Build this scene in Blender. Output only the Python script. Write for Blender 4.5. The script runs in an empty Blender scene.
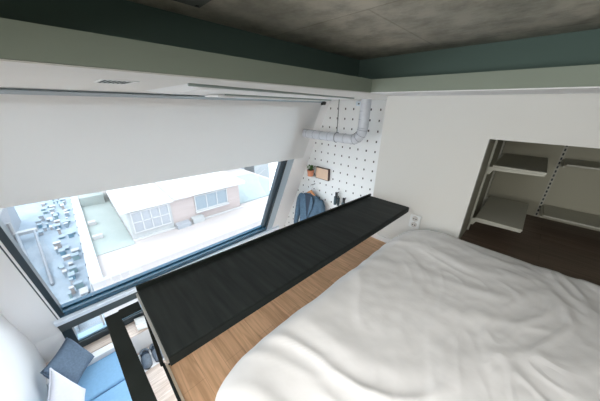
import bpy, bmesh, math, random
from mathutils import Vector, Matrix, Euler, noise
random.seed(4)

# ---------------------------------------------------------------- units
S = 0.85            # metres per layout unit
ZF = -3.55          # layout height of the lower floor (camera is the layout origin)
def T(p):
    return Vector((p[0]*S, p[1]*S, (p[2]-ZF)*S))

C = bpy.context.scene.collection
scn = bpy.context.scene

# ---------------------------------------------------------------- camera
F_PX = 232.26
yaw, pitch, roll = 0.7816572, 0.3903648, 0.0159681
ca, sa, cb, sb, cg, sg = math.cos(yaw), math.sin(yaw), math.cos(pitch), math.sin(pitch), math.cos(roll), math.sin(roll)
A = Matrix(((ca, sa, 0), (0, 0, -1), (-sa, ca, 0)))
P = Matrix(((1, 0, 0), (0, cb, -sb), (0, sb, cb)))
R = Matrix(((cg, -sg, 0), (sg, cg, 0), (0, 0, 1)))
M = R @ P @ A                       # world -> camera (x right, y down, z forward)
right, down, fwd = Vector(M[0]), Vector(M[1]), Vector(M[2])
camd = bpy.data.cameras.new('camera')
cam = bpy.data.objects.new('camera', camd)
C.objects.link(cam)
rot = Matrix((right, -down, -fwd)).transposed()
cam.matrix_world = Matrix.Translation(T((0, 0, 0))) @ rot.to_4x4()
camd.sensor_width = 36.0
camd.lens = F_PX / 600.0 * 36.0
camd.clip_start = 0.02
camd.clip_end = 300
scn.camera = cam

# ---------------------------------------------------------------- world, sun, lamps, exposure
world = bpy.data.worlds.new('overcast_sky')
scn.world = world
world.use_nodes = True
bg = world.node_tree.nodes['Background']
bg.inputs['Color'].default_value = (0.90, 0.955, 1.0, 1)
bg.inputs['Strength'].default_value = 3.3

def lamp(kind, name, loc, rot, energy, color=(1, 1, 1), **kw):
    d = bpy.data.lights.new(name, kind)
    d.energy = energy
    d.color = color
    for k, v in kw.items():
        setattr(d, k, v)
    o = bpy.data.objects.new(name, d)
    C.objects.link(o)
    o.location = loc
    o.rotation_euler = rot
    return o
lamp('SUN', 'sun', (0, 0, 20), Euler((math.radians(30), math.radians(24), 0)), 1.2, (1, 0.97, 0.93), angle=math.radians(3))
# fill light added behind the camera for the window zone and far wall
lamp('AREA', 'rear_fill_light', T((-1.62, -2.86, -0.75)), Euler((math.radians(66), 0, 0)), 29, (0.96, 0.98, 1),
     shape='RECTANGLE', size=1.15, size_y=1.25)
# second added fill, out of view, brightens the far beam and coffer
lamp('AREA', 'loft_fill_light', T((-0.25, -2.80, -0.35)), Euler((math.radians(90), 0, 0)), 10, (1, 0.95, 0.88),
     shape='RECTANGLE', size=1.0, size_y=0.8)
# unseen fill behind the camera, added to brighten the bed from above
lamp('AREA', 'bed_fill_light', T((0.40, -0.50, 0.06)), Euler((math.radians(16), 0, 0)), 13, (1, 0.985, 0.96),
     shape='RECTANGLE', size=0.9, size_y=0.5)
# fill added below the loft slab to lift the lower room
lamp('AREA', 'under_loft_fill_light', T((-0.6, 0.9, -1.45)), Euler((0, 0, 0)), 24, (0.97, 0.98, 1),
     shape='RECTANGLE', size=0.6, size_y=1.2)
# daylight through the slanted window opening
SL = math.tan(math.radians(23))

scn.view_settings.view_transform = 'Standard'
scn.view_settings.look = 'None'
scn.view_settings.gamma = 1
scn.view_settings.use_curve_mapping = False
scn.view_settings.exposure = 0.7

# ---------------------------------------------------------------- materials
def mat(name, col, rough=0.6, metal=0.0, spec=0.5, noise_amt=0.0, scale=8.0, bump=0.0, bscale=60.0, col2=None):
    m = bpy.data.materials.new(name)
    m.use_nodes = True
    nt = m.node_tree
    b = nt.nodes['Principled BSDF']
    b.inputs['Base Color'].default_value = (*col, 1)
    b.inputs['Roughness'].default_value = rough
    b.inputs['Metallic'].default_value = metal
    b.inputs['Specular IOR Level'].default_value = spec
    tc = nt.nodes.new('ShaderNodeTexCoord')
    n = nt.nodes.new('ShaderNodeTexNoise')
    n.inputs['Scale'].default_value = scale
    n.inputs['Detail'].default_value = 5
    nt.links.new(tc.outputs['Object'], n.inputs['Vector'])
    r = nt.nodes.new('ShaderNodeValToRGB')
    c2 = col2 if col2 else tuple(c*(1-noise_amt) for c in col)
    r.color_ramp.elements[0].position = 0.3
    r.color_ramp.elements[1].position = 0.7
    r.color_ramp.elements[0].color = (*c2, 1)
    r.color_ramp.elements[1].color = (*col, 1)
    nt.links.new(n.outputs['Fac'], r.inputs['Fac'])
    nt.links.new(r.outputs['Color'], b.inputs['Base Color'])
    if bump:
        n2 = nt.nodes.new('ShaderNodeTexNoise')
        n2.inputs['Scale'].default_value = bscale
        bp = nt.nodes.new('ShaderNodeBump')
        bp.inputs['Strength'].default_value = bump
        bp.inputs['Distance'].default_value = 0.01
        nt.links.new(tc.outputs['Object'], n2.inputs['Vector'])
        nt.links.new(n2.outputs['Fac'], bp.inputs['Height'])
        nt.links.new(bp.outputs['Normal'], b.inputs['Normal'])
    return m

def wood(name, dark, light, axis='Y', plank=0.09, rough=0.45):
    m = mat(name, light, rough)
    nt = m.node_tree
    b = nt.nodes['Principled BSDF']
    tc = nt.nodes.new('ShaderNodeTexCoord')
    mp = nt.nodes.new('ShaderNodeMapping')
    mp.inputs['Rotation'].default_value = (0, 0, math.radians(90) if axis == 'Y' else 0)
    nt.links.new(tc.outputs['Object'], mp.inputs['Vector'])
    br = nt.nodes.new('ShaderNodeTexBrick')
    br.inputs['Color1'].default_value = (*light, 1)
    br.inputs['Color2'].default_value = tuple(0.5*(a+c) for a, c in zip(dark, light)) + (1,)
    br.inputs['Mortar'].default_value = (*dark, 1)
    br.inputs['Scale'].default_value = 1
    br.inputs['Brick Width'].default_value = 0.9
    br.inputs['Row Height'].default_value = plank
    br.inputs['Mortar Size'].default_value = 0.0012
    br.offset = 0.37
    nt.links.new(mp.outputs['Vector'], br.inputs['Vector'])
    mp2 = nt.nodes.new('ShaderNodeMapping')
    mp2.inputs['Scale'].default_value = (2.2, 34, 8)
    nt.links.new(mp.outputs['Vector'], mp2.inputs['Vector'])
    n = nt.nodes.new('ShaderNodeTexNoise')
    n.inputs['Scale'].default_value = 1.6
    n.inputs['Detail'].default_value = 6
    n.inputs['Distortion'].default_value = 1.2
    nt.links.new(mp2.outputs['Vector'], n.inputs['Vector'])
    r = nt.nodes.new('ShaderNodeValToRGB')
    r.color_ramp.elements[0].position = 0.35
    r.color_ramp.elements[1].position = 0.62
    r.color_ramp.elements[0].color = (0.74, 0.70, 0.66, 1)
    r.color_ramp.elements[1].color = (1, 1, 1, 1)
    nt.links.new(n.outputs['Fac'], r.inputs['Fac'])
    mx = nt.nodes.new('ShaderNodeMixRGB')
    mx.blend_type = 'MULTIPLY'
    mx.inputs['Fac'].default_value = 1
    nt.links.new(br.outputs['Color'], mx.inputs['Color1'])
    nt.links.new(r.outputs['Color'], mx.inputs['Color2'])
    nt.links.new(mx.outputs['Color'], b.inputs['Base Color'])
    return m

def glass(name, tint=(0.95, 0.98, 1.0), refl=0.05):
    m = bpy.data.materials.new(name)
    m.use_nodes = True
    nt = m.node_tree
    nt.nodes.clear()
    out = nt.nodes.new('ShaderNodeOutputMaterial')
    t = nt.nodes.new('ShaderNodeBsdfTransparent')
    t.inputs['Color'].default_value = (*tint, 1)
    g = nt.nodes.new('ShaderNodeBsdfGlossy')
    g.inputs['Roughness'].default_value = 0.03
    mx = nt.nodes.new('ShaderNodeMixShader')
    mx.inputs['Fac'].default_value = refl
    nt.links.new(t.outputs[0], mx.inputs[1])
    nt.links.new(g.outputs[0], mx.inputs[2])
    nt.links.new(mx.outputs[0], out.inputs['Surface'])
    return m

def fabric_blind(name, col, transl):
    m = bpy.data.materials.new(name)
    m.use_nodes = True
    nt = m.node_tree
    nt.nodes.clear()
    out = nt.nodes.new('ShaderNodeOutputMaterial')
    d = nt.nodes.new('ShaderNodeBsdfDiffuse')
    t = nt.nodes.new('ShaderNodeBsdfTranslucent')
    d.inputs['Color'].default_value = (*col, 1)
    t.inputs['Color'].default_value = (*col, 1)
    mx = nt.nodes.new('ShaderNodeMixShader')
    mx.inputs['Fac'].default_value = transl
    nt.links.new(d.outputs[0], mx.inputs[1])
    nt.links.new(t.outputs[0], mx.inputs[2])
    nt.links.new(mx.outputs[0], out.inputs['Surface'])
    return m

W = mat('white_paint', (0.72, 0.72, 0.69), 0.7, noise_amt=0.02, scale=3)
def _concrete():
    nt = CONCRETE.node_tree
    b = nt.nodes['Principled BSDF']
    src = b.inputs['Base Color'].links[0].from_socket
    tc = nt.nodes.new('ShaderNodeTexCoord')
    br = nt.nodes.new('ShaderNodeTexBrick')
    br.inputs['Color1'].default_value = (1, 1, 1, 1); br.inputs['Color2'].default_value = (0.88, 0.88, 0.87, 1)
    br.inputs['Mortar'].default_value = (0.74, 0.74, 0.72, 1); br.inputs['Mortar Size'].default_value = 0.004
    br.inputs['Brick Width'].default_value = 1.2; br.inputs['Row Height'].default_value = 0.6; br.inputs['Scale'].default_value = 1
    nt.links.new(tc.outputs['Object'], br.inputs['Vector'])
    n = nt.nodes.new('ShaderNodeTexNoise'); n.inputs['Scale'].default_value = 9; n.inputs['Detail'].default_value = 8; n.inputs['Roughness'].default_value = 0.7
    nt.links.new(tc.outputs['Object'], n.inputs['Vector'])
    rr = nt.nodes.new('ShaderNodeValToRGB'); rr.color_ramp.elements[0].position = 0.38; rr.color_ramp.elements[1].position = 0.58
    rr.color_ramp.elements[0].color = (0.68, 0.68, 0.68, 1)
    nt.links.new(n.outputs['Fac'], rr.inputs['Fac'])
    m1 = nt.nodes.new('ShaderNodeMixRGB'); m1.blend_type = 'MULTIPLY'; m1.inputs['Fac'].default_value = 1
    m2 = nt.nodes.new('ShaderNodeMixRGB'); m2.blend_type = 'MULTIPLY'; m2.inputs['Fac'].default_value = 1
    nt.links.new(src, m1.inputs['Color1']); nt.links.new(br.outputs['Color'], m1.inputs['Color2'])
    nt.links.new(m1.outputs['Color'], m2.inputs['Color1']); nt.links.new(rr.outputs['Color'], m2.inputs['Color2'])
    nt.links.new(m2.outputs['Color'], b.inputs['Base Color'])
W_DARK = mat('bounce_absorbing_dark', (0.12, 0.13, 0.12), 0.8, noise_amt=0.05, scale=2)  # invented dark tone for unseen walls, cuts bounce light on the left beam
W_COOL = mat('bright_white_paint', (0.86, 0.87, 0.88), 0.6, noise_amt=0.01, scale=3)
COFFER = mat('deep_green_grey', (0.115, 0.18, 0.16), 0.8, noise_amt=0.06, scale=2)  # even tone of the recess faces, darker than the beams
BEAM = mat('grey_green_paint', (0.265, 0.31, 0.255), 0.75, noise_amt=0.04, scale=2)
CONCRETE = mat('raw_concrete', (0.62, 0.58, 0.49), 0.9, col2=(0.32, 0.32, 0.27), scale=2.2, bump=0.4, bscale=14)
_concrete()
WHITE_METAL = mat('white_coated_metal', (0.78, 0.80, 0.80), 0.4)
GALV = mat('galvanised_duct', (0.66, 0.69, 0.74), 0.5, metal=0.2, noise_amt=0.12, scale=20)
RAIL_GREY = mat('blue_grey_aluminium', (0.36, 0.43, 0.48), 0.4, metal=0.3)
DARKF = mat('dark_window_frame', (0.02, 0.035, 0.045), 0.35)
BLUEF = mat('dark_frame_blue_reflection', (0.015, 0.07, 0.12), 0.25)  # bottom bar: blue reflection put into the dark frame colour
HEADER = mat('dark_grey_aluminium', (0.055, 0.075, 0.08), 0.5)
BLACK = mat('black_plastic', (0.015, 0.018, 0.02), 0.45)
BLACK_STEEL = mat('black_powder_coated_steel', (0.014, 0.019, 0.017), 0.65, spec=0.25, noise_amt=0.3, scale=20)
ALU = mat('brushed_aluminium', (0.62, 0.62, 0.60), 0.35, metal=0.7)
LOFT_WOOD = wood('oak_floor', (0.60, 0.36, 0.21), (0.82, 0.52, 0.31), 'X')
SHADED_WOOD = wood('oak_floor_niche_shade', (0.09, 0.06, 0.045), (0.24, 0.18, 0.14), 'X')  # same wood as the loft floor, niche shade put into its colour
PALE_WOOD = wood('pale_oak', (0.50, 0.36, 0.28), (0.78, 0.66, 0.58), 'Y')
SHELF = mat('grey_white_laminate', (0.50, 0.50, 0.43), 0.5, noise_amt=0.02)
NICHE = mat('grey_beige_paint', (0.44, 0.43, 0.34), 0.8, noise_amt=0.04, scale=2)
GLASS = glass('window_glass')
BLUE = mat('light_blue_upholstery', (0.22, 0.42, 0.64), 0.85, noise_amt=0.08, scale=40, bump=0.15, bscale=300)
NAVY = mat('blue_grey_woven_fabric', (0.13, 0.185, 0.26), 0.9, noise_amt=0.25, scale=60, bump=0.3, bscale=300)
LILAC = mat('pale_lilac_fabric', (0.68, 0.69, 0.76), 0.9, noise_amt=0.04, scale=40, bump=0.2, bscale=300)
LINEN = mat('white_cotton', (0.88, 0.88, 0.88), 0.85, noise_amt=0.02, scale=6, bump=0.12, bscale=18)
SUIT = mat('blue_grey_wool', (0.085, 0.15, 0.22), 0.9, noise_amt=0.3, scale=30)
SUIT_D = mat('dark_navy_lining', (0.02, 0.035, 0.06), 0.7)
HANGER = mat('orange_beech_wood', (0.55, 0.24, 0.09), 0.5)
TERRA = mat('terracotta', (0.62, 0.26, 0.15), 0.8, noise_amt=0.1, scale=20)
LEAF = mat('green_leaf', (0.10, 0.26, 0.06), 0.6, noise_amt=0.4, scale=30)
SOIL = mat('soil', (0.05, 0.03, 0.02), 0.95)
BOXDARK = mat('dark_walnut', (0.07, 0.035, 0.03), 0.5)
BOXFACE = mat('pale_maple', (0.80, 0.58, 0.42), 0.6, noise_amt=0.08, scale=12)
FELT = mat('grey_felt', (0.19, 0.23, 0.28), 0.95, noise_amt=0.25, scale=60, bump=0.3, bscale=200)
PAPER = mat('white_paper', (0.80, 0.80, 0.78), 0.6)
SLOT = mat('dark_slot', (0.03, 0.04, 0.045), 0.7)
LOUVRE = mat('grey_green_plastic', (0.30, 0.36, 0.34), 0.5)

# desk top: black stained wood with grain
DESK = mat('black_stained_ash', (0.022, 0.028, 0.028), 0.6, spec=0.25)
def _desk():
    nt = DESK.node_tree
    b = nt.nodes['Principled BSDF']
    tc = nt.nodes.new('ShaderNodeTexCoord')
    mp = nt.nodes.new('ShaderNodeMapping')
    mp.inputs['Scale'].default_value = (4, 45, 5)
    n = nt.nodes.new('ShaderNodeTexNoise')
    n.inputs['Scale'].default_value = 1
    n.inputs['Detail'].default_value = 6
    nt.links.new(tc.outputs['Object'], mp.inputs['Vector'])
    nt.links.new(mp.outputs['Vector'], n.inputs['Vector'])
    r = nt.nodes.new('ShaderNodeValToRGB')
    r.color_ramp.elements[0].position = 0.35
    r.color_ramp.elements[1].position = 0.7
    r.color_ramp.elements[0].color = (0.014, 0.018, 0.018, 1)
    r.color_ramp.elements[1].color = (0.028, 0.034, 0.033, 1)
    nt.links.new(n.outputs['Fac'], r.inputs['Fac'])
    nt.links.new(r.outputs['Color'], b.inputs['Base Color'])
_desk()

# pegboard: white board with a square grid of small dark slots
def pegboard():
    m = mat('white_pegboard', (0.84, 0.86, 0.86), 0.6, noise_amt=0.01)
    nt = m.node_tree
    b = nt.nodes['Principled BSDF']
    g = nt.nodes.new('ShaderNodeNewGeometry')
    s = nt.nodes.new('ShaderNodeSeparateXYZ')
    nt.links.new(g.outputs['Position'], s.inputs[0])
    def cell(out, phase, pitch_, half):
        a = nt.nodes.new('ShaderNodeMath'); a.operation = 'SUBTRACT'
        a.inputs[1].default_value = phase
        nt.links.new(out, a.inputs[0])
        p = nt.nodes.new('ShaderNodeMath'); p.operation = 'PINGPONG'
        p.inputs[1].default_value = pitch_/2
        nt.links.new(a.outputs[0], p.inputs[0])
        l = nt.nodes.new('ShaderNodeMath'); l.operation = 'LESS_THAN'
        l.inputs[1].default_value = half
        nt.links.new(p.outputs[0], l.inputs[0])
        return l.outputs[0]
    cx = cell(s.outputs['X'], -1.642*S - 20*0.1448*S, 0.1448*S, 0.0108*S)
    cz = cell(s.outputs['Z'], (-0.045-ZF)*S - 30*0.1448*S, 0.1448*S, 0.0145*S)
    mu = nt.nodes.new('ShaderNodeMath'); mu.operation = 'MULTIPLY'
    nt.links.new(cx, mu.inputs[0]); nt.links.new(cz, mu.inputs[1])
    mx = nt.nodes.new('ShaderNodeMixRGB')
    mx.inputs['Color1'].default_value = (0.84, 0.86, 0.86, 1)
    mx.inputs['Color2'].default_value = (0.05, 0.045, 0.045, 1)
    nt.links.new(mu.outputs[0], mx.inputs['Fac'])
    nt.links.new(mx.outputs['Color'], b.inputs['Base Color'])
    return m
PEG = pegboard()

# ---------------------------------------------------------------- mesh helpers (layout units)
class MB:
    def __init__(s):
        s.v, s.f, s.smooth = [], [], False
    def add(s, vs, fs):
        o = len(s.v)
        s.v += [tuple(p) for p in vs]
        s.f += [tuple(i+o for i in f) for f in fs]
        return s
    def box(s, a, b):
        x0, y0, z0 = a; x1, y1, z1 = b
        return s.hexa([(x0,y0,z0),(x1,y0,z0),(x1,y1,z0),(x0,y1,z0)], [(x0,y0,z1),(x1,y0,z1),(x1,y1,z1),(x0,y1,z1)])
    def hexa(s, bot, top):
        return s.add(list(bot)+list(top), [(3,2,1,0),(4,5,6,7),(0,1,5,4),(1,2,6,5),(2,3,7,6),(3,0,4,7)])
    def slope(s, y0, y1, z0, z1, o0, o1):
        q = lambda y, z, o: (-2.535+(z-0.04)*SL+o*0.92, y, z-o*0.39)
        return s.hexa([q(y0,z0,o0),q(y1,z0,o0),q(y1,z0,o1),q(y0,z0,o1)], [q(y0,z1,o0),q(y1,z1,o0),q(y1,z1,o1),q(y0,z1,o1)])
    def prism(s, pts, d):
        n = len(pts)
        q = [tuple(Vector(p)+Vector(d)) for p in pts]
        return s.add(list(pts)+q, [tuple(range(n))[::-1], tuple(range(n, 2*n))]+[(i,(i+1)%n,n+(i+1)%n,n+i) for i in range(n)])
    def tube(s, path, r, n=12, cap=True):
        path = [Vector(p) for p in path]
        rr = r if isinstance(r, (list, tuple)) else [r]*len(path)
        o = len(s.v); up = None
        for i, p in enumerate(path):
            t = (path[min(i+1, len(path)-1)]-path[max(i-1, 0)]).normalized()
            if up is None:
                up = t.orthogonal().normalized()
            up = (up-t*up.dot(t)).normalized()
            w = t.cross(up)
            for k in range(n):
                a = 2*math.pi*k/n
                s.v.append(tuple(p+(up*math.cos(a)+w*math.sin(a))*rr[i]))
        for i in range(len(path)-1):
            for k in range(n):
                s.f.append((o+i*n+k, o+i*n+(k+1)%n, o+(i+1)*n+(k+1)%n, o+(i+1)*n+k))
        if cap:
            s.f.append(tuple(o+k for k in range(n))[::-1])
            s.f.append(tuple(o+(len(path)-1)*n+k for k in range(n)))
        return s
    def build(s, name, m, parent=None, bevel=0.0, smooth=False, sub=0):
        me = bpy.data.meshes.new(name)
        if parent is not None:
            base = parent['_b']
            base = T(base)
        else:
            xs, ys, zs = zip(*s.v)
            base = T(((min(xs)+max(xs))/2, (min(ys)+max(ys))/2, min(zs)))
        me.from_pydata([T(p)-base for p in s.v], [], s.f)
        me.materials.append(m)
        bm = bmesh.new(); bm.from_mesh(me)
        bmesh.ops.recalc_face_normals(bm, faces=bm.faces)
        bm.to_mesh(me); bm.free()
        if smooth:
            for p in me.polygons: p.use_smooth = True
        o = bpy.data.objects.new(name, me)
        C.objects.link(o)
        if parent is not None:
            o.parent = parent
            o['_b'] = parent['_b']
        else:
            o.location = base
            o['_b'] = [(base[0])/S, base[1]/S, base[2]/S+ZF]
        if bevel:
            b = o.modifiers.new('bevel', 'BEVEL'); b.width = bevel*S; b.segments = 3; b.limit_method = 'ANGLE'
        if sub:
            b = o.modifiers.new('subsurf', 'SUBSURF'); b.levels = sub; b.render_levels = sub
        return o

def thing(name, label, cat, base, group=None):
    o = bpy.data.objects.new(name, None)
    o.empty_display_size = 0.05
    C.objects.link(o)
    o.location = T(base)
    o['_b'] = list(base)
    tag(o, label, cat, group)
    return o
def tag(o, label, cat, group=None, kind=None):
    o['label'] = label; o['category'] = cat
    if group: o['group'] = group
    if kind: o['kind'] = kind
    return o
def struct(name, mb, m, parent=None, **kw):
    o = mb.build(name, m, parent, **kw)
    if parent is None: o['kind'] = 'structure'
    return o
def sthing(name, base):
    o = bpy.data.objects.new(name, None)
    C.objects.link(o); o.location = T(base); o['_b'] = list(base); o['kind'] = 'structure'
    return o
def dup(root, shift, label=None):
    r = root.copy(); C.objects.link(r)
    r.location = root.location + Vector(shift)*S
    if label: r['label'] = label
    for ch in list(root.children):
        c = ch.copy(); C.objects.link(c); c.parent = r
        for g in ch.children:
            d = g.copy(); C.objects.link(d); d.parent = c
    return r
def B(a, b): return MB().box(a, b)

# ================================================================ STRUCTURE
XL, YN, YP = -3.76, -0.92, 3.2     # lower window wall, left wall, pegboard wall
XR, YB = 1.5, -2.9                 # right wall, rear wall
ZC = 0.317                         # concrete ceiling
ZS = 0.077                         # soffit over the window zone
ZL = -1.24                         # loft floor

struct('floor', B((XL-0.1, YB, ZF-0.1), (XR, YP+0.1, ZF)), PALE_WOOD)
# loft slab
loft = struct('floor_loft', B((-1.03, 0.08, ZL-0.03), (XR, 2.0, ZL)), LOFT_WOOD)
struct('trim_1', B((-1.035, 0.075, ZL-0.16), (XR, 1.999, ZL-0.031)), W_COOL)
# ceiling
struct('ceiling', B((-1.2, YB, ZC), (XR, 1.85, ZC+0.1)), CONCRETE)
struct('ceiling_coffer_left', B((-1.25, YB, 0.158), (-1.11, 1.73, ZC)), COFFER)
struct('ceiling_coffer_far', B((-1.25, 1.73, 0.158), (XR, 1.87, ZC)), COFFER)
struct('ceiling_beam_left', B((-1.25, YB, ZS+0.005), (-0.85, 1.87, 0.157)), BEAM)
struct('ceiling_beam_far', B((-0.8499, 1.49, ZS+0.005), (XR, 1.87, 0.157)), BEAM)
struct('ceiling_soffit', B((-2.9, YB, ZS), (-0.852, YP+0.1, ZS+0.004)), W)
struct('ceiling_soffit_slab', B((-2.9, YB, ZS+0.0045), (-1.2501, YP+0.1, ZS+0.09)), W_COOL)
struct('ceiling_soffit_far', B((-0.8515, 1.492, ZS), (XR, YP+0.1, ZS+0.0045)), W_COOL)
# far white wall with shelf niche
wf = MB()
wf.box((-0.985, 2.0, -1.45), (-0.23, 2.06, ZS))
wf.box((-0.23, 2.0, -0.19), (XR, 2.06, ZS))
wf.box((-0.23, 2.0, -1.45), (XR, 2.06, -1.01))
wf.box((-0.985, 2.06, ZF), (-0.93, 3.19, ZS))
wf.box((-0.93, 2.001, ZF), (XR, 2.05, -1.451))
struct('wall_far', wf, W)
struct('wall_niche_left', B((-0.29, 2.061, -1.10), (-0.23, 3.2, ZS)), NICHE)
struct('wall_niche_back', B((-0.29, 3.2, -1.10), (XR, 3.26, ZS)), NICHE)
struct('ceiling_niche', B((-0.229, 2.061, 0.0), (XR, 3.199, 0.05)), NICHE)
struct('floor_niche', B((-0.23, 2.061, -1.06), (XR, 3.2, -1.01)), SHADED_WOOD)
struct('baseboard_far', B((-0.985, 1.985, ZL), (XR, 1.9995, ZL+0.05)), W_COOL)
# pegboard wall
struct('wall_pegboard', B((-4.2, YP, ZF), (-0.98, YP+0.08, ZS)), PEG)
# left, rear, right walls
struct('wall_left', B((-4.6, YN-0.1, ZF), (-2.45, YN, ZS)), W_COOL)
struct('wall_left_return', B((-2.55, YB, ZF), (-2.45, YN-0.1, ZS)), W_COOL)
struct('wall_rear', B((-2.55, YB-0.1, ZF), (XR, YB, ZC)), W_DARK)
struct('wall_right', B((XR, YB-0.1, ZF), (XR+0.1, YP+0.1, ZC)), W_DARK)
# slanted window wall
sw = MB()
WY0, WY1 = -0.67, 2.97
sw.slope(YN, WY0, -2.83, ZS, -0.12, 0)
sw.slope(WY1, YP, -2.83, ZS, -0.12, 0)
sw.slope(WY0, WY1, -0.02, ZS, -0.12, 0)
sw.slope(WY0, WY1, -2.83, -2.615, -0.12, -0.02)
struct('wall_window', sw, W_COOL)
xs_b = -2.535+(-2.83-0.04)*SL
lw = MB()
lw.box((XL-0.12, YN, ZF), (XL, WY0, -2.83))
lw.box((XL-0.12, WY0, ZF), (XL, YP, -3.22))
lw.box((XL-0.12, 2.6, -3.22), (XL, YP, -2.83))
struct('wall_window_lower', lw, W_COOL)

# window 1: slanted
w1 = sthing('window_1', (-3.2, 1.1, -2.5))
fr = MB()
fr.slope(-0.605, -0.555, -2.50, -0.02, -0.10, 0.0)
fr.slope(2.585, 2.63, -2.50, -0.02, -0.10, 0.0)
fr.slope(2.52, 2.545, -2.46, -0.02, -0.10, -0.03)
fr.slope(-0.632, -0.622, -2.54, -0.02, -0.06, 0.004)
fr.build('frame', DARKF, w1)
fb = MB(); fb.slope(-0.605, 2.63, -2.535, -2.445, -0.10, 0.0)
fb.slope(-0.56, 2.58, -2.43, -2.415, -0.10, -0.05)
fb.build('bottom_frame', BLUEF, w1)
wl = MB()
wl.slope(WY0, -0.632, -2.615, -0.02, -0.08, 0.003)
wl.slope(-0.622, -0.605, -2.615, -0.02, -0.08, 0.003)
wl.slope(2.80, WY1, -2.615, -0.02, -0.08, 0.003)
wl.build('white_casing', W_COOL, w1)
wt = MB(); wt.slope(2.63, 2.80, -2.55, -0.02, -0.08, -0.01); wt.build('grey_casing', mat('pale_blue_grey_trim', (0.42, 0.52, 0.60), 0.5), w1)
sl = MB(); sl.slope(WY0, WY1, -2.615, -2.535, -0.08, 0.05); sl.build('sill', mat('pale_blue_white_sill', (0.80, 0.88, 0.97), 0.4), w1, bevel=0.01)
hd = MB(); hd.slope(WY0, WY1, -2.83, -2.617, -0.019, 0.012); hd.build('header_strip', HEADER, w1)
gl = MB(); gl.slope(-0.56, 2.58, -2.445, -0.02, -0.06, -0.055); gl.build('pane', GLASS, w1)

for nm, (a, b) in {'fill_frame_rear': ((-2.35, YB, -1.54), (-0.91, YB+0.02, 0.04)), 'fill_frame_loft': ((-0.89, YB, -0.87), (0.39, YB+0.02, 0.17))}.items():  # frames added around the two rear fill lights, out of view
    w3 = MB()
    w3.box(a, (b[0], b[1], a[2]+0.05)); w3.box((a[0], a[1], b[2]-0.05), b)
    w3.box((a[0], a[1], a[2]+0.05), (a[0]+0.05, b[1], b[2]-0.05)); w3.box((b[0]-0.05, a[1], a[2]+0.05), (b[0], b[1], b[2]-0.05))
    struct(nm, w3, DARKF)
# window 2: low upright window
w2 = sthing('window_2', (XL, 0.9, -3.2))
f2 = MB()
f2.box((XL-0.10, WY0, -3.22), (XL+0.02, WY0+0.10, -2.835))
f2.box((XL-0.10, 0.90, -3.22), (XL+0.02, 0.96, -2.835))
f2.box((XL-0.10, WY0+0.10, -3.22), (XL+0.05, 2.6, -3.10))
f2.build('frame', DARKF, w2)
B((XL-0.10, WY0+0.10, -3.10), (XL+0.01, 2.6, -3.075)).build('sash_rail', mat('pale_blue_aluminium', (0.30, 0.48, 0.62), 0.35), w2)
B((XL-0.10, -0.285, -3.075), (XL-0.04, -0.26, -2.835)).build('mullion', WHITE_METAL, w2)
B((XL-0.07, WY0+0.10, -3.075), (XL-0.065, 2.6, -2.835)).build('pane', GLASS, w2)
MB().box((XL+0.05, 0.165, -3.12), (XL+0.10, 0.26, -3.085)).build('handle', BLACK, w2, bevel=0.008)

# ================================================================ WINDOW ZONE
# roller blind
rb = thing('roller_blind', 'long plain white roller blind drawn halfway down the slanted window', 'blind', (-2.6, 1.2, 0.05))
q = lambda y, z, o: (-2.535+(z-0.04)*SL+o*0.92, y, z-o*0.39)
m_ = MB(); n = 24
vs = []; fs = []
for k in range(n+1):
    y = -0.8+(2.985+0.8)*k/n
    zb = -0.79-0.075*(y+0.5)/3.4
    for j, (z, o) in enumerate(((0.05, .022), (-0.38, .022), (zb, .022), (zb, .018), (-0.38, .018), (0.05, .018))):
        vs.append(q(y, z, o))
for k in range(n):
    for j in range(6):
        fs.append((k*6+j, k*6+(j+1) % 6, (k+1)*6+(j+1) % 6, (k+1)*6+j))
fs.append((0,1,2,3,4,5)); fs.append(tuple(n*6+j for j in range(6)))
m_.add(vs, fs).build('fabric', fabric_blind('white_blackout_fabric', (0.78, 0.79, 0.79), 0.25), rb)
hr = MB(); hr.slope(-0.9, 2.96, 0.050, 0.074, 0.0, 0.035); hr.build('head_rail', RAIL_GREY, rb)
ec = MB(); ec.slope(2.96, 3.05, 0.02, 0.06, 0.0, 0.045); ec.build('end_bracket', BLACK, rb)

# ceiling vent grille
v = thing('ceiling_vent', 'small square air grille in the white soffit above the blind', 'vent', (-1.29, 0.215, ZS-0.005))
fm = MB()
vx0, vx1, vy0, vy1 = -1.42, -1.18, 0.155, 0.275
for a, b in (((vx0, vy0), (vx1, vy0+0.01)), ((vx0, vy1-0.01), (vx1, vy1)), ((vx0, vy0+0.01), (vx0+0.02, vy1-0.01)), ((vx1-0.02, vy0+0.01), (vx1, vy1-0.01))):
    fm.box((*a, ZS-0.0025), (*b, ZS))
fm.build('frame', WHITE_METAL, v)
B((vx0+0.02, vy0+0.01, ZS-0.0008), (vx1-0.02, vy1-0.01, ZS)).build('backing', LOUVRE, v)
for k in range(6):
    y = vy0+0.016+k*0.0155
    B((vx0+0.03, y, ZS-0.002), (vx1-0.04, y+0.006, ZS-0.001)).build('slat', SLOT, v)

hx_ = thing('junction_plate', 'small dark square plate on the concrete ceiling near the left coffer edge', 'ceiling plate', (-0.90, 0.41, ZC-0.008))
B((-0.97, 0.36, ZC-0.008), (-0.83, 0.46, ZC)).build('plate', mat('dull_grey_metal', (0.13, 0.14, 0.13), 0.7), hx_, bevel=0.002)
for sx in (-0.96, -0.85):
    for sy in (0.37, 0.44):
        B((sx, sy, ZC-0.010), (sx+0.01, sy+0.01, ZC-0.008)).build('screw', BLACK, hx_)

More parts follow.
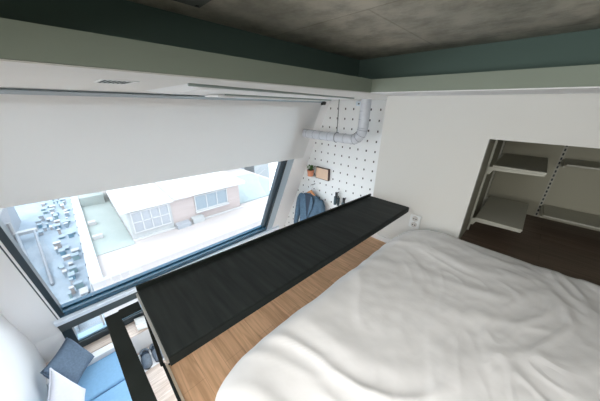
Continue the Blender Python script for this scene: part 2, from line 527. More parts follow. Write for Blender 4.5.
# ceiling air conditioner (long cassette)
ac = thing('air_conditioner', 'long white one-way cassette air conditioner panel set in the soffit', 'air conditioner', (-1.6, 1.5, ZS-0.03))
def strip(a, b, w, z0, z1):
    return MB().hexa([(a[0]-w, a[1], z0), (a[0], a[1], z0), (b[0], b[1], z0), (b[0]-w, b[1], z0)], [(a[0]-w, a[1], z1), (a[0], a[1], z1), (b[0], b[1], z1), (b[0]-w, b[1], z1)])
MB().hexa([(-2.02, 0.62, ZS-0.016), (-1.14, 0.50, ZS-0.016), (-1.50, 2.2, ZS-0.016), (-2.1, 2.2, ZS-0.016)],
       [(-2.06, 0.50, ZS), (-1.10, 0.44, ZS), (-1.47, 2.25, ZS), (-2.14, 2.25, ZS)]).build('panel', WHITE_METAL, ac)
strip((-1.085, 0.43), (-1.465, 2.25), 0.014, ZS-0.011, ZS).build('shadow_gap_strip', LOUVRE, ac)  # solid strip coloured as the shadow gap along the panel edge
strip((-1.55, 0.85), (-1.80, 2.3), 0.02, ZS-0.026, ZS-0.0165).build('intake_slot', LOUVRE, ac)
strip((-1.57, 0.80), (-1.82, 2.3), 0.2, ZS-0.034, ZS-0.0262).build('flap', WHITE_METAL, ac)

# duct
dt = thing('ventilation_duct', 'silver spiral duct bending up into the soffit before the pegboard', 'duct', (-2.1, 2.78, -0.43))
r_ = 0.063
hz = MB(); pts = []; rad = []
N_ = 60
for k in range(N_+1):
    x = -2.665+(1.02-0.085-0.065)*k/N_
    pts.append((x, 2.78, -0.42-0.003*k/N_)); rad.append(r_*(1.0+(0.045 if k % 10 == 0 else 0)))
hz.tube(pts, rad, 24).build('horizontal_pipe', GALV, dt, smooth=True)
el = MB(); pts = []; rad = []
cx_, cz_ = -1.795, -0.423+0.155
for k in range(0, 13):
    a = math.radians(-90+90*k/12)
    pts.append((cx_+0.155*math.cos(a), 2.78, cz_+0.155*math.sin(a))); rad.append(r_*(1.08 if k % 3 == 0 else 1.0))
el.tube(pts, rad, 24).build('elbow', GALV, dt, smooth=False)
vt = MB(); vt.tube([(-1.64, 2.78, cz_), (-1.64, 2.78, -0.26), (-1.637, 2.78, -0.255), (-1.635, 2.78, ZS)], [r_, r_, r_*1.05, r_*1.02], 24).build('vertical_pipe', GALV, dt, smooth=False)
MB().tube([(-2.045, 2.78, ZS), (-2.045, 2.78, -0.36)], 0.007, 8).tube([(-2.045, 2.78+0.07*math.cos(a), -0.42+0.07*math.sin(a)) for a in [math.radians(t) for t in range(0, 361, 20)]], 0.005, 6, False).build('hanger_rod', mat('dull_steel', (0.25, 0.27, 0.27), 0.5, metal=0.5), dt)
wp = [(-1.70-0.09*math.cos(t*0.35), 2.78-0.012*math.sin(t), -0.40+0.03*t/1.2+0.012*math.sin(t*1.7)) for t in range(0, 9)]
MB().tube(wp, 0.003, 6).build('loose_wire', BLACK, dt)

SEAM = mat('dark_zinc_seam', (0.30, 0.33, 0.38), 0.5, metal=0.3)
for (c_, ax) in [((-2.60+0.14*k, 2.78, -0.4215), 'x') for k in range(6)]+[((-1.64, 2.78, zz), 'z') for zz in (-0.262, -0.16, -0.06)]:
    pts = []
    for k in range(25):
        a = 2*math.pi*k/24
        pts.append((c_[0], c_[1]+0.064*math.cos(a), c_[2]+0.064*math.sin(a)) if ax == 'x' else (c_[0]+0.064*math.cos(a), c_[1]+0.064*math.sin(a), c_[2]))
    MB().tube(pts, 0.0022, 5, False).build('seam_ring', SEAM, dt)
for k in (2, 5, 8, 11):
    a0 = math.radians(-90+90*k/12)
    cc = Vector((cx_+0.155*math.cos(a0), 2.78, cz_+0.155*math.sin(a0))); rad_ = Vector((math.cos(a0), 0, math.sin(a0)))
    MB().tube([tuple(cc+rad_*0.066*math.cos(b)+Vector((0, 1, 0))*0.066*math.sin(b)) for b in [2*math.pi*q_/24 for q_ in range(25)]], 0.003, 5, False).build('seam_ring', SEAM, dt)

# sensor box on the pegboard top
sb_ = thing('sensor_box', 'small white box with three dark dots below the soffit, beside the duct', 'sensor', (-1.93, 3.15, -0.02))
B((-2.02, 3.15, 0.0), (-1.84, 3.2, 0.06)).build('casing', mat('pale_blue_white_plastic', (0.72, 0.82, 0.90), 0.4), sb_, bevel=0.008)
for k in range(3):
    B((-1.975+k*0.04, 3.144, 0.018), (-1.955+k*0.04, 3.15, 0.036)).build('dot', BLACK, sb_)

# jacket on hanger
hg = thing('coat_hanger', 'orange wooden coat hanger hooked on the pegboard, inside the jacket', 'hanger', (-2.77, 3.09, -1.55))
hk = [(-2.77, 3.2, -1.40), (-2.77, 3.12, -1.40)]
for k in range(10):
    a = math.radians(200-25*k)
    hk.append((-2.77+0.035*math.cos(a), 3.10, -1.425+0.035*math.sin(a)))
MB().tube([(-2.77, 3.19, -1.385), (-2.77, 3.09, -1.385)], 0.008, 8).build('peg', BLACK, hg)
MB().tube([(-2.80, 3.10, -1.42), (-2.795, 3.10, -1.39), (-2.77, 3.10, -1.375), (-2.745, 3.10, -1.39), (-2.74, 3.10, -1.42), (-2.765, 3.10, -1.45), (-2.77, 3.10, -1.50)], 0.005, 8).build('hook', ALU, hg, smooth=True)
MB().tube([(-2.98, 3.085, -1.67), (-2.92, 3.085, -1.635), (-2.83, 3.085, -1.56), (-2.77, 3.085, -1.51), (-2.71, 3.085, -1.56), (-2.62, 3.085, -1.635), (-2.56, 3.085, -1.67)], [0.015, .025, .028, .028, .028, .025, .015], 12).build('arm', HANGER, hg, smooth=True)

jk = thing('suit_jacket', 'blue-grey suit jacket hanging on the pegboard from a wooden hanger', 'jacket', (-2.77, 3.06, -2.45))
# torso: front shell and back shell as one closed lofted body
prof = [(-1.535, .07, .03), (-1.565, .17, .045), (-1.63, .285, .06), (-1.78, .29, .075), (-1.98, .27, .08), (-2.12, .265, .08), (-2.30, .29, .085), (-2.45, .30, .085)]
tm = MB(); nn = 28
for (z, hw, hd_) in prof:
    for k in range(nn):
        a = 2*math.pi*k/nn
        c_, s_ = math.cos(a), math.sin(a)
        x = hw*math.copysign(abs(c_)**0.75, c_)
        y = hd_*math.copysign(abs(s_)**0.75, s_)
        zz = z - (0.02 if z > -1.7 else 0)*abs(c_) 
        w_ = 0.006*math.sin(a*9+z*14)
        tm.v.append((-2.77+x, 3.085+y+w_, zz))
for i in range(len(prof)-1):
    for k in range(nn):
        tm.f.append((i*nn+k, i*nn+(k+1)%nn, (i+1)*nn+(k+1)%nn, (i+1)*nn+k))
tm.f.append(tuple(range(nn))); tm.f.append(tuple((len(prof)-1)*nn+k for k in range(nn))[::-1])
tm.build('body', SUIT, jk, smooth=True, sub=1)
for sgn in (-1, 1):
    MB().tube([(-2.77+sgn*0.22, 3.09, -1.61), (-2.77+sgn*0.29, 3.08, -1.70), (-2.77+sgn*0.315, 3.07, -1.95), (-2.77+sgn*0.345, 3.05, -2.15), (-2.77+sgn*0.36, 3.02, -2.40)],
              [.045, .068, .062, .055, .048], 14).build('sleeve', SUIT, jk, smooth=True, sub=1)
    # lapel
    x0 = -2.77
    l = MB().prism([(x0+sgn*0.11, 2.995, -1.57), (x0+sgn*0.075, 3.0, -1.58), (x0+sgn*0.005, 2.985, -2.02), (x0+sgn*0.06, 2.985, -1.93), (x0+sgn*0.135, 2.99, -1.76), (x0+sgn*0.115, 2.99, -1.72), (x0+sgn*0.14, 2.99, -1.68)], (0, 0.012, 0))
    l.build('lapel', SUIT, jk)
    if sgn == 1:
        B((x0+0.11, 2.992, -2.18), (x0+0.23, 3.0, -2.14)).build('pocket_flap', SUIT, jk)
MB().prism([(-2.86, 3.002, -1.56), (-2.68, 3.002, -1.56), (-2.765, 2.995, -2.02)], (0, 0.012, 0)).build('lining', SUIT_D, jk)
for k in range(2):
    MB().tube([(-2.765, 2.985, -2.04-k*0.12), (-2.765, 3.0, -2.04-k*0.12)], 0.012, 12).build('button', BLACK, jk)

# small shelf box + plant
bx = thing('wooden_box', 'small dark wooden box with pale wood front, mounted on the pegboard', 'box', (-2.585, 3.17, -1.25))
MB().box((-2.735, 3.155, -1.25), (-2.435, 3.2, -1.035)).build('frame', BOXDARK, bx, bevel=0.005)
MB().box((-2.722, 3.15, -1.238), (-2.448, 3.155, -1.047)).build('front_panel', BOXFACE, bx)
pp = thing('potted_plant', 'little green plant in a terracotta pot left of the wooden box', 'plant', (-2.80, 3.09, -1.21))
MB().tube([(-2.80, 3.085, -1.215), (-2.80, 3.085, -1.10)], [0.05, 0.066], 20).build('pot', TERRA, pp, smooth=False)
MB().tube([(-2.80, 3.085, -1.105), (-2.80, 3.085, -1.098)], [0.06, 0.06], 16).build('soil', SOIL, pp)
MB().box((-2.87, 3.05, -1.232), (-2.74, 3.2, -1.216)).build('bracket', WHITE_METAL, pp)
lf = MB()
for k in range(90):
    a = random.uniform(0, 6.28); r0 = random.uniform(0, 0.07); h = random.uniform(0.0, 0.1)
    b0 = Vector((-2.80+r0*math.cos(a), 3.085+r0*math.sin(a), -1.10+h*0.6))
    d = Vector((math.cos(a), math.sin(a), random.uniform(0.3, 1.4))).normalized()*random.uniform(0.025, 0.05)
    w_ = d.cross(Vector((0, 0, 1))).normalized()*0.011
    lf.add([b0, b0+d*0.5+w_, b0+d, b0+d*0.5-w_, b0+d*0.5+Vector((0, 0, 0.006))], [(0, 1, 4), (1, 2, 4), (2, 3, 4), (3, 0, 4)])
lf.build('leaves', LEAF, pp)

# things on pegs
for i, (x, z, l, lab) in enumerate(((-2.22, -1.41, 0.20, 'dark bunch of keys hung on the pegboard, left of its neighbour'), (-2.06, -1.47, 0.16, 'short dark pouch hung on the pegboard near the desk edge'))):
    t = thing('key_bunch' if i == 0 else 'small_pouch', lab, 'keys' if i == 0 else 'pouch', (x, 3.15, z-l))
    MB().tube([(x, 3.2, z), (x, 3.13, z), (x, 3.125, z+0.02)], 0.008, 8).build('peg', BLACK, t)
    MB().box((x-0.022, 3.125, z-0.10), (x+0.022, 3.15, z+0.015)).build('strap', BLACK, t, bevel=0.006)
    if i == 0:
        for s_ in (-0.04, 0.0, 0.035):
            MB().box((x+s_-0.022, 3.11+abs(s_), z-l-abs(s_)), (x+s_+0.02, 3.14+abs(s_), z-0.08)).build('key', mat('dark_teal_metal', (0.03, 0.06, 0.075), 0.4), t, bevel=0.008)
    else:
        MB().box((x-0.03, 3.11, z-l), (x+0.03, 3.16, z-0.07)).build('pouch_body', mat('slate_leather', (0.10, 0.16, 0.18), 0.6), t, bevel=0.012)

# ================================================================ LOFT
# desk
dk = thing('desk', 'long narrow black desk along the loft edge, ending at the white wall', 'desk', (-0.87, 1.03, ZL))
ZT = -0.814
c0, c1, c2, c3 = (-1.124, 0.063), (-0.695, 0.064), (-0.637, 1.998), (-1.005, 1.998)
MB().hexa([(*c, ZT-0.03) for c in (c0, c1, c2, c3)], [(*c, ZT) for c in (c0, c1, c2, c3)]).build('tabletop', DESK, dk, bevel=0.003)
MB().hexa([(c0[0]-.012, c0[1], ZT-0.05), (c0[0], c0[1], ZT-0.05), (c3[0], c3[1], ZT-0.05), (c3[0]-.012, c3[1], ZT-0.05)],
          [(c0[0]-.012, c0[1], ZT+0.022), (c0[0], c0[1], ZT+0.022), (c3[0], c3[1], ZT+0.022), (c3[0]-.012, c3[1], ZT+0.022)]).build('back_lip', BLACK_STEEL, dk)
MB().hexa([(c1[0]-.01, c1[1], ZT-0.045), (c1[0]+.004, c1[1], ZT-0.045), (c2[0]+.004, c2[1], ZT-0.045), (c2[0]-.01, c2[1], ZT-0.045)],
          [(c1[0]-.01, c1[1], ZT-0.004), (c1[0]+.004, c1[1], ZT-0.004), (c2[0]+.004, c2[1], ZT-0.004), (c2[0]-.01, c2[1], ZT-0.004)]).build('front_edge', BLACK_STEEL, dk)
B((c0[0], c0[1]-0.008, ZT-0.03), (c1[0], c1[1]-0.0005, ZT-0.012)).build('end_trim', ALU, dk)
for (x, y) in ((-1.037, 0.063), (-0.985, 1.93)):
    B((x-0.008, y-0.008, ZL), (x+0.008, y+0.008, ZT-0.03)).build('leg', BLACK_STEEL, dk)
B((-1.032, 0.085, ZL), (-1.008, 1.99, ZL+0.02)).build('foot_rail', BLACK_STEEL, dk)

# black steel edge strip on the loft floor edge
struct('trim_2', B((-1.04, 0.063, ZL-0.02), (XR, 0.0748, ZL+0.003)), BLACK_STEEL)
struct('trim_3', B((-1.03, 0.0752, ZL+0.0005), (XR, 0.086, ZL+0.004)), mat('beige_floor_profile', (0.50, 0.42, 0.32), 0.5))

# guard rail
gr = thing('guard_rail', 'black flat steel guard rail around the stair opening, left of the desk end', 'railing', (-1.02, -0.04, -3.3))
MB().hexa([(-1.045, -0.068, ZT-0.012), (-0.45, -0.048, ZT-0.012), (-0.45, 0.004, ZT-0.012), (-1.045, -0.02, ZT-0.012)],
          [(-1.045, -0.068, ZT), (-0.45, -0.048, ZT), (-0.45, 0.004, ZT), (-1.045, -0.02, ZT)]).build('top_rail', BLACK_STEEL, gr)
MB().hexa([(-1.052, -0.0199, ZT-0.012), (-1.003, -0.0199, ZT-0.012), (-1.003, 0.052, ZT-0.012), (-1.052, 0.052, ZT-0.012)],
          [(-1.052, -0.0199, ZT), (-1.003, -0.0199, ZT), (-1.003, 0.052, ZT), (-1.052, 0.052, ZT)]).build('side_rail', BLACK_STEEL, gr)
B((-0.50, -0.04, ZF), (-0.47, -0.01, ZT-0.012)).build('post', BLACK_STEEL, gr)

# mattress + duvet
XB0, XB1, YB0, YB1 = -0.60, 1.02, 0.12, 1.985
mt = thing('mattress', 'white low mattress on the loft floor, under the duvet', 'mattress', (0.2, 1.05, ZL))
B((XB0+0.16, YB0+0.15, ZL), (XB1-0.16, YB1-0.14, -1.09)).build('mattress_body', LINEN, mt, bevel=0.04)

def duvet():
    mb = MB()
    NO, NR = 420, 150
    cx, cy = (XB0+XB1)/2, (YB0+YB1)/2
    hx, hy = (XB1-XB0)/2, (YB1-YB0)/2
    ztop = -0.893
    def outline(a):
        c_, s_ = math.cos(a), math.sin(a)
        w = 0.5+0.5*s_
        n_ = 13.0*(1-w)+6.0*w
        rr_ = (abs(c_/hx)**n_+abs(s_/hy)**n_)**(-1/n_)
        xx, yy = rr_*c_, rr_*s_
        return (xx-(0.03*(1-(yy/hy+1)/2) if xx < 0 else 0)*min(1, abs(xx)/0.3), yy)
    # even arc-length outline
    raw = [outline(2*math.pi*k/4000) for k in range(4001)]
    L = [0]
    for i in range(4000):
        L.append(L[-1]+math.hypot(raw[i+1][0]-raw[i][0], raw[i+1][1]-raw[i][1]))
    ol = []; j = 0
    for k in range(NO):
        t = L[-1]*k/NO
        while L[j+1] < t: j += 1
        ol.append(raw[j])
    def fold(x, y):
        p = Vector((x*1.0, y*1.0, 0))
        w = noise.noise_vector(p*1.7+Vector((3, 1, 5)))*0.30
        xx, yy = x+w.x, y+w.y
        # long soft folds; direction turns from across the bed (left) to along it (right)
        t = min(1, max(0, (x+0.15)/0.6)); t = t*t*(3-2*t)
        u1 = (xx*0.42-yy*0.9)       # folds running left-right in the picture
        u2 = (xx*0.95+yy*0.25)
        def ridges(u, v, f, sd):
            n_ = noise.noise(Vector((u*f, v*f*0.22, sd)))
            return math.exp(-(n_*3.4)**2)
        a1 = ridges(u1, xx, 5.5, 1.3)
        a2 = ridges(u2, yy, 7.5, 7.7)
        z = (a1*(1-t)*0.9+a2*(0.35+0.65*t)*0.8)*0.013
        z += noise.noise(Vector((xx*2.2, yy*2.2, 2.0)))*0.014
        s3 = max(0, 1-abs(noise.noise(Vector((xx*9+yy*4, yy*5-xx*3, 4.0))))*3)
        z += s3*0.0045*(0.4+max(0, noise.noise(Vector((x*3, y*3, 9)))))
        z += noise.noise(Vector((x*16, y*16, 1)))*0.0022
        return z
    drop = 0.285
    for i in range(NR+1):
        f = i/NR
        if f < 0.72:
            t = f/0.72*0.86; side = 0
        else:
            s_ = (f-0.72)/0.28
            t = None
        for k in range(NO):
            ox, oy = ol[k]
            if t is not None:
                x, y = cx+ox*t, cy+oy*t
                z = ztop+fold(x, y)-0.012*(t/0.86)**4
            else:
                # rounded shoulder then hanging side
                rr = 0.14 if True else 0
                # local radius in absolute units
                dl = math.hypot(ox, oy)
                inner = 0.86
                band = dl*(1-inner)
                ang = min(1, s_/0.55)*math.pi/2
                hgt = 0.12
                rx = inner+(1-inner)*math.sin(ang)
                z = ztop-0.012-hgt*(1-math.cos(ang))
                if s_ > 0.55:
                    q_ = (s_-0.55)/0.45
                    z -= q_*(drop-hgt)
                    rx = 1-0.045*q_
                arc = k*L[-1]/NO
                fl = (noise.noise(Vector((arc*4.2, z*0.6, 3)))+0.35)*0.016+noise.noise(Vector((arc*11, z*0.8, 8)))*0.009
                amt = min(1, s_*1.4)
                tf = min(1, max(0, (oy/hy-0.55)/0.4)); tf = 1-tf*tf*(3-2*tf)
                rx2 = rx+fl*amt*tf/max(dl, .5)
                x, y = cx+ox*rx2, cy+oy*rx2
                z += fold(cx+ox*min(rx, 1), cy+oy*min(rx, 1))*(1-amt*0.7)
            if y > 1.99: y = 1.99
            z = max(z, ZL+0.004)
            mb.v.append((x, y, z))
    for i in range(NR):
        for k in range(NO):
            mb.f.append((i*NO+k, i*NO+(k+1) % NO, (i+1)*NO+(k+1) % NO, (i+1)*NO+k))
    o = mb.build('duvet', LINEN, smooth=True)
    tag(o, 'rumpled white duvet spread over the low bed on the loft floor', 'duvet')
duvet()

# wall outlet
ot = thing('wall_outlet', 'white double power socket on the far wall between desk and bed', 'outlet', (-0.562, 1.99, -0.985))
B((-0.606, 1.985, -0.986), (-0.518, 2.0, -0.864)).build('plate', WHITE_METAL, ot, bevel=0.004)
for z in (-0.897, -0.953):
    s_ = MB().tube([(-0.562, 1.985, z), (-0.562, 1.980, z)], 0.024, 24).build('socket', mat('socket_white', (0.6, 0.58, 0.55), 0.5), ot)
    for dx in (-0.009, 0.009):
        MB().tube([(-0.562+dx, 1.9798, z), (-0.562+dx, 1.9775, z)], 0.005, 10).build('pin_hole', SLOT, s_)

# niche shelves
def track(y, x, z0, z1, axis, lab):
    t = thing('shelf_track', lab, 'shelf track', (x, y, z0), 'slotted shelf tracks in the niche')
    m = MB(); d = MB()
    if axis == 'x':
        m.box((x, y-0.012, z0), (x+0.014, y+0.012, z1))
        for k in range(int((z1-z0)/0.04)):
            d.box((x+0.0141, y-0.005, z0+0.01+k*0.04), (x+0.0155, y+0.005, z0+0.032+k*0.04))
    else:
        m.box((x-0.014, y-0.014, z0), (x+0.014, y, z1))
        for k in range(int((z1-z0)/0.04)):
            d.box((x-0.006, y-0.0155, z0+0.01+k*0.04), (x+0.006, y-0.0141, z0+0.032+k*0.04))
    m.build('channel', SHELF, t); d.build('slots', SLOT, t)
track(2.35, -0.2295, -1.0, -0.05, 'x', 'slotted metal track on the niche side wall, nearest the opening')
track(2.95, -0.2295, -1.0, -0.05, 'x', 'slotted metal track on the niche side wall, in the back corner')
track(3.2, 0.195, -1.0, -0.05, 'y', 'slotted metal track on the back wall of the niche')
def side_shelf(z, lab):
    t = thing('wall_shelf', lab, 'shelf', (-0.05, 2.6, z-0.05), 'short shelves on the niche side wall')
    B((-0.19, 2.26, z-0.016), (0.105, 2.99, z)).build('board', SHELF, t, bevel=0.004)
    for y in (2.275, 2.965):
        MB().prism([(-0.215, y, z-0.075), (-0.195, y, z-0.075), (-0.180, y, z-0.042), (0.10, y, z-0.032), (0.10, y, z-0.017), (-0.215, y, z-0.017)], (0, 0.012, 0)).build('bracket', SHELF, t)
    return t
s1 = side_shelf(-0.40, 'upper short grey-white shelf on the left wall of the niche')
s2 = dup(s1, (0, 0, -0.44), 'lower short grey-white shelf on the left wall of the niche')
def back_shelf(z, lab):
    t = thing('wall_shelf', lab, 'shelf', (0.8, 3.0, z-0.05), 'long shelves on the niche back wall')
    B((0.215, 2.83, z-0.016), (1.45, 3.18, z)).build('board', SHELF, t, bevel=0.004)
    for x in (0.20, 1.2):
        MB().prism([(x, 3.185, z-0.075), (x, 3.17, z-0.075), (x, 3.12, z-0.042), (x, 2.84, z-0.032), (x, 2.84, z-0.017), (x, 3.185, z-0.017)], (0.012, 0, 0)).build('bracket', SHELF, t)
    return t
s3 = back_shelf(-0.411, 'upper long shelf on the back wall of the niche')
s4 = dup(s3, (0, 0, -0.453), 'lower long shelf on the back wall of the niche')

# ================================================================ LOWER ROOM
# window ledge: sill board and box bench
lb = thing('window_ledge', 'pale wood sill board under the low window, behind the sofa', 'ledge', (-3.6, 1.1, ZF))
B((XL+0.001, YN, -3.235), (-3.535, YP-0.001, -3.20)).build('board', PALE_WOOD, lb)
B((XL+0.001, YN, ZF), (-3.56, YP-0.001, -3.236)).build('base', BOXDARK, lb)
bb = thing('storage_bench', 'low white box bench with pale top under the window', 'bench', (-3.45, 1.1, ZF))
B((-3.522, YN+0.001, ZF), (-3.41, YP-0.002, -3.205)).build('body', W_COOL, bb)
B((-3.53, -0.12, -3.2045), (-3.405, YP-0.002, -3.195)).build('top', PALE_WOOD, bb, bevel=0.003)

# sofa: low blue daybed
sf = thing('sofa', 'low light-blue sofa against the white left wall below the window', 'sofa', (-2.5, -0.5, ZF))
B((-3.40, YN+0.01, ZF), (-1.6, -0.12, ZF+0.10)).build('base', mat('slate_fabric', (0.08, 0.18, 0.30), 0.9), sf, bevel=0.01)
for (x0, x1) in ((-3.40, -2.885), (-2.865, -2.25), (-2.23, -1.6)):
    B((x0, YN+0.012, ZF+0.105), (x1, -0.10, -3.255)).build('seat_cushion', BLUE, sf, bevel=0.03, smooth=False)

def pillow(name, label, m, center, ex, ey, ez, w, h, th, piping=True):
    t = thing(name, label, 'pillow', (center[0], center[1], center[2]-0.2), None)
    ex, ey, ez = Vector(ex).normalized(), Vector(ey), Vector(ez)
    ey = ey.normalized(); ez = ex.cross(ey).normalized()
    mb = MB(); n = 26
    c_ = Vector(center)
    for s_ in (1, -1):
        for i in range(n+1):
            for j in range(n+1):
                u, v_ = i/n*2-1, j/n*2-1
                e = max(0, (1-u**4)*(1-v_**4))**0.45
                pin = 1-0.09*(1-u*u)*abs(v_)**3
                pin2 = 1-0.09*(1-v_*v_)*abs(u)**3
                z = s_*th*e*(1+0.10*noise.noise(Vector((u*2, v_*2, s_*3.0+center[0]))))
                mb.v.append(tuple(c_+ex*(u*w*pin2)+ey*(v_*h*pin)+ez*z))
    off = (n+1)**2
    for s_ in (0, 1):
        for i in range(n):
            for j in range(n):
                a = s_*off+i*(n+1)+j
                mb.f.append((a, a+1, a+n+2, a+n+1))
    ring = [i*(n+1) for i in range(n+1)]+[n*(n+1)+j for j in range(1, n+1)]+[i*(n+1)+n for i in range(n-1, -1, -1)]+[j for j in range(n-1, 0, -1)]
    for a, b in zip(ring, ring[1:]+ring[:1]):
        mb.f.append((a, b, b+off, a+off))
    mb.build('cover', m, t, smooth=True)
    if piping:
        mb2 = MB(); mb2.tube([mb.v[a] for a in ring]+[mb.v[ring[0]]], 0.006, 6, False)
        mb2.build('piping', m, t, smooth=True)
    return t
# blue pillow leaning on the window wall corner
def pillow_pts(name, label, m, a, b, c, th):
    # a top corner, b and c the neighbouring corners
    a, b, c = Vector(a), Vector(b), Vector(c)
    ex, ey = (b-a)/2, (c-a)/2
    ce = a+ex+ey
    return pillow(name, label, m, ce, ex, ey, None or (0, 0, 1), ex.length, ey.length, th)
pillow_pts('throw_pillow', 'dark blue-grey woven square pillow propped in the sofa corner', NAVY, (-3.62, -0.63, -2.85), (-3.36, -0.45, -3.13), (-3.22, -0.855, -2.83), 0.095)
pillow_pts('throw_pillow', 'pale lilac-white pillow lying in front of the blue-grey one', LILAC, (-3.035, -0.735, -2.67), (-2.80, -0.545, -2.98), (-2.60, -0.83, -2.86), 0.075)

# white mat, slippers
ty = tag(MB().box((-3.36, -0.04, ZF), (-3.02, 0.45, ZF+0.02)).build('shoe_tray', mat('white_plastic', (0.85, 0.86, 0.88), 0.5), bevel=0.006), 'flat white tray on the lower floor holding a pair of slippers', 'tray')
def slipper(base, lab):
    t = thing('slipper', lab, 'slipper', base, 'pair of grey slippers')
    bx_, by_, bz_ = base
    L_, Wd = 0.33, 0.055
    def w_at(u): return Wd*(0.80+0.25*math.sin(u*math.pi*0.9+0.2)+0.1*u)*min(1, (1-u)*6+0.25)*min(1, u*6+0.35)
    sole = MB(); n = 22
    pts = []
    for k in range(n+1):
        u = k/n; pts.append((bx_-L_/2+u*L_, by_+w_at(u), bz_))
    for k in range(n, -1, -1):
        u = k/n; pts.append((bx_-L_/2+u*L_, by_-w_at(u), bz_))
    sole.prism(pts, (0, 0, 0.022)); sole.build('sole', BLACK, t)
    up = MB(); m_ = 12
    for k in range(n+1):
        u = 0.42+0.58*k/n
        for j in range(m_+1):
            a = math.pi*j/m_
            r_w = w_at(u)*1.04
            hh = 0.075*math.sin(min(1, (1-u)/0.58*1.1)**0.5*math.pi/2)+0.006
            up.v.append((bx_-L_/2+u*L_, by_+r_w*math.cos(a), bz_+0.02+hh*math.sin(a)))
    for k in range(n):
        for j in range(m_):
            a = k*(m_+1)+j; up.f.append((a, a+1, a+m_+2, a+m_+1))
    o = up.build('upper', FELT, t, smooth=True)
    sm = o.modifiers.new('solid', 'SOLIDIFY'); sm.thickness = 0.006
    ins = MB(); pts = []
    for k in range(n+1):
        u = 0.03+0.9*k/n; pts.append((bx_-L_/2+u*L_, by_+w_at(u)*0.85, bz_+0.022))
    for k in range(n, -1, -1):
        u = 0.03+0.9*k/n; pts.append((bx_-L_/2+u*L_, by_-w_at(u)*0.85, bz_+0.022))
    ins.prism(pts, (0, 0, 0.006)); ins.build('insole', SUIT_D, t)
    # heel band
    hb = MB(); pts = []
    for k in range(13):
        a = math.pi/2+math.pi*k/12
        pts.append((bx_-L_/2+0.05+0.055*math.cos(a)*1.0, by_+0.048*math.sin(a), bz_+0.045))
    hb.tube(pts, 0.016, 8).build('heel_band', FELT, t, smooth=True)
    return t
sp = slipper((-3.18, 0.035, ZF+0.0205), 'left one of the two grey slippers, nearest the guard rail')
sp.rotation_euler = (0, 0, math.radians(-3))
sp2 = dup(sp, (0.0, 0.142, 0), 'right one of the two grey slippers, nearest the desk end')
sp2.rotation_euler = (0, 0, math.radians(2))

# magazine lying open on the ledge
mg = thing('magazine', 'open white magazine lying on the window bench below the desk corner', 'magazine', (-3.6, 0.17, -3.195))
for s_, nm in ((-1, 'page_block'), (1, 'page_block')):
    mb = MB(); n = 10
    for k in range(n+1):
        u = k/n
        x = -3.60+s_*u*0.14; z = -3.195+0.03*math.sin(u*math.pi*0.8)*(1 if s_ > 0 else 1.3)
        for (y, dz) in ((0.06, 0), (0.26, 0), (0.26, -0.006), (0.06, -0.006)):
            mb.v.append((x+y*0.25, y, z+dz+0.006))
    for k in range(n):
        for j in range(4):
            mb.f.append((k*4+j, k*4+(j+1)%4, (k+1)*4+(j+1)%4, (k+1)*4+j))
    mb.f.append((0,1,2,3)); mb.f.append(tuple(n*4+j for j in range(4)))
    mb.build(nm, PAPER, mg)
MB().box((-3.52, 0.10, -3.168), (-3.50, 0.2, -3.166)).build('print_block', mat('grey_print', (0.45, 0.47, 0.5), 0.7), mg)

# ================================================================ OUTSIDE
PALE = mat('sunlit_white_render', (0.266, 0.277, 0.281), 0.9, noise_amt=0.05, scale=1)
ROOFW = mat('white_roof_sheet', (0.317, 0.320, 0.324), 0.8, noise_amt=0.03, scale=0.7)
PINK = mat('pale_pink_roof_deck', (0.270, 0.248, 0.245), 0.9, noise_amt=0.05, scale=1.2)
GREEN = mat('pale_green_roof_coating', (0.205, 0.241, 0.234), 0.9, noise_amt=0.08, scale=1)
TEAL = mat('pale_teal_roof_coating', (0.187, 0.230, 0.241), 0.9, noise_amt=0.1, scale=1)
STREET = mat('pale_street', (0.225, 0.270, 0.315), 0.9, noise_amt=0.22, scale=0.8)
DIMW = mat('grey_white_wall', (0.209, 0.223, 0.245), 0.9, noise_amt=0.06, scale=1)
BLUEG = mat('blue_grey_glass', (0.137, 0.173, 0.202), 0.5)
CLUT = [mat('clutter_blue', (0.097, 0.185, 0.243), 0.7), mat('clutter_grey', (0.185, 0.228, 0.262), 0.7), mat('clutter_white', (0.301, 0.301, 0.309), 0.7), mat('clutter_teal', (0.165, 0.243, 0.252), 0.7), mat('clutter_tan', (0.294, 0.259, 0.242), 0.7)]
def brick():
    m = mat('pale_brick', (0.6, 0.45, 0.4), 0.9)
    nt = m.node_tree; b = nt.nodes['Principled BSDF']
    tc = nt.nodes.new('ShaderNodeTexCoord')
    mp = nt.nodes.new('ShaderNodeMapping'); mp.inputs['Rotation'].default_value = (math.radians(90), 0, math.radians(90))
    br = nt.nodes.new('ShaderNodeTexBrick')
    br.inputs['Color1'].default_value = (0.266, 0.229, 0.222, 1); br.inputs['Color2'].default_value = (0.252, 0.211, 0.204, 1)
    br.inputs['Mortar'].default_value = (0.274, 0.259, 0.255, 1); br.inputs['Scale'].default_value = 4
    nt.links.new(tc.outputs['Object'], mp.inputs['Vector']); nt.links.new(mp.outputs['Vector'], br.inputs['Vector'])
    nt.links.new(br.outputs['Color'], b.inputs['Base Color'])
    return m
BRICK = brick()
struct('ground_street', B((-70, -30, -13.3), (-4.5, 45, -13.0)), STREET)

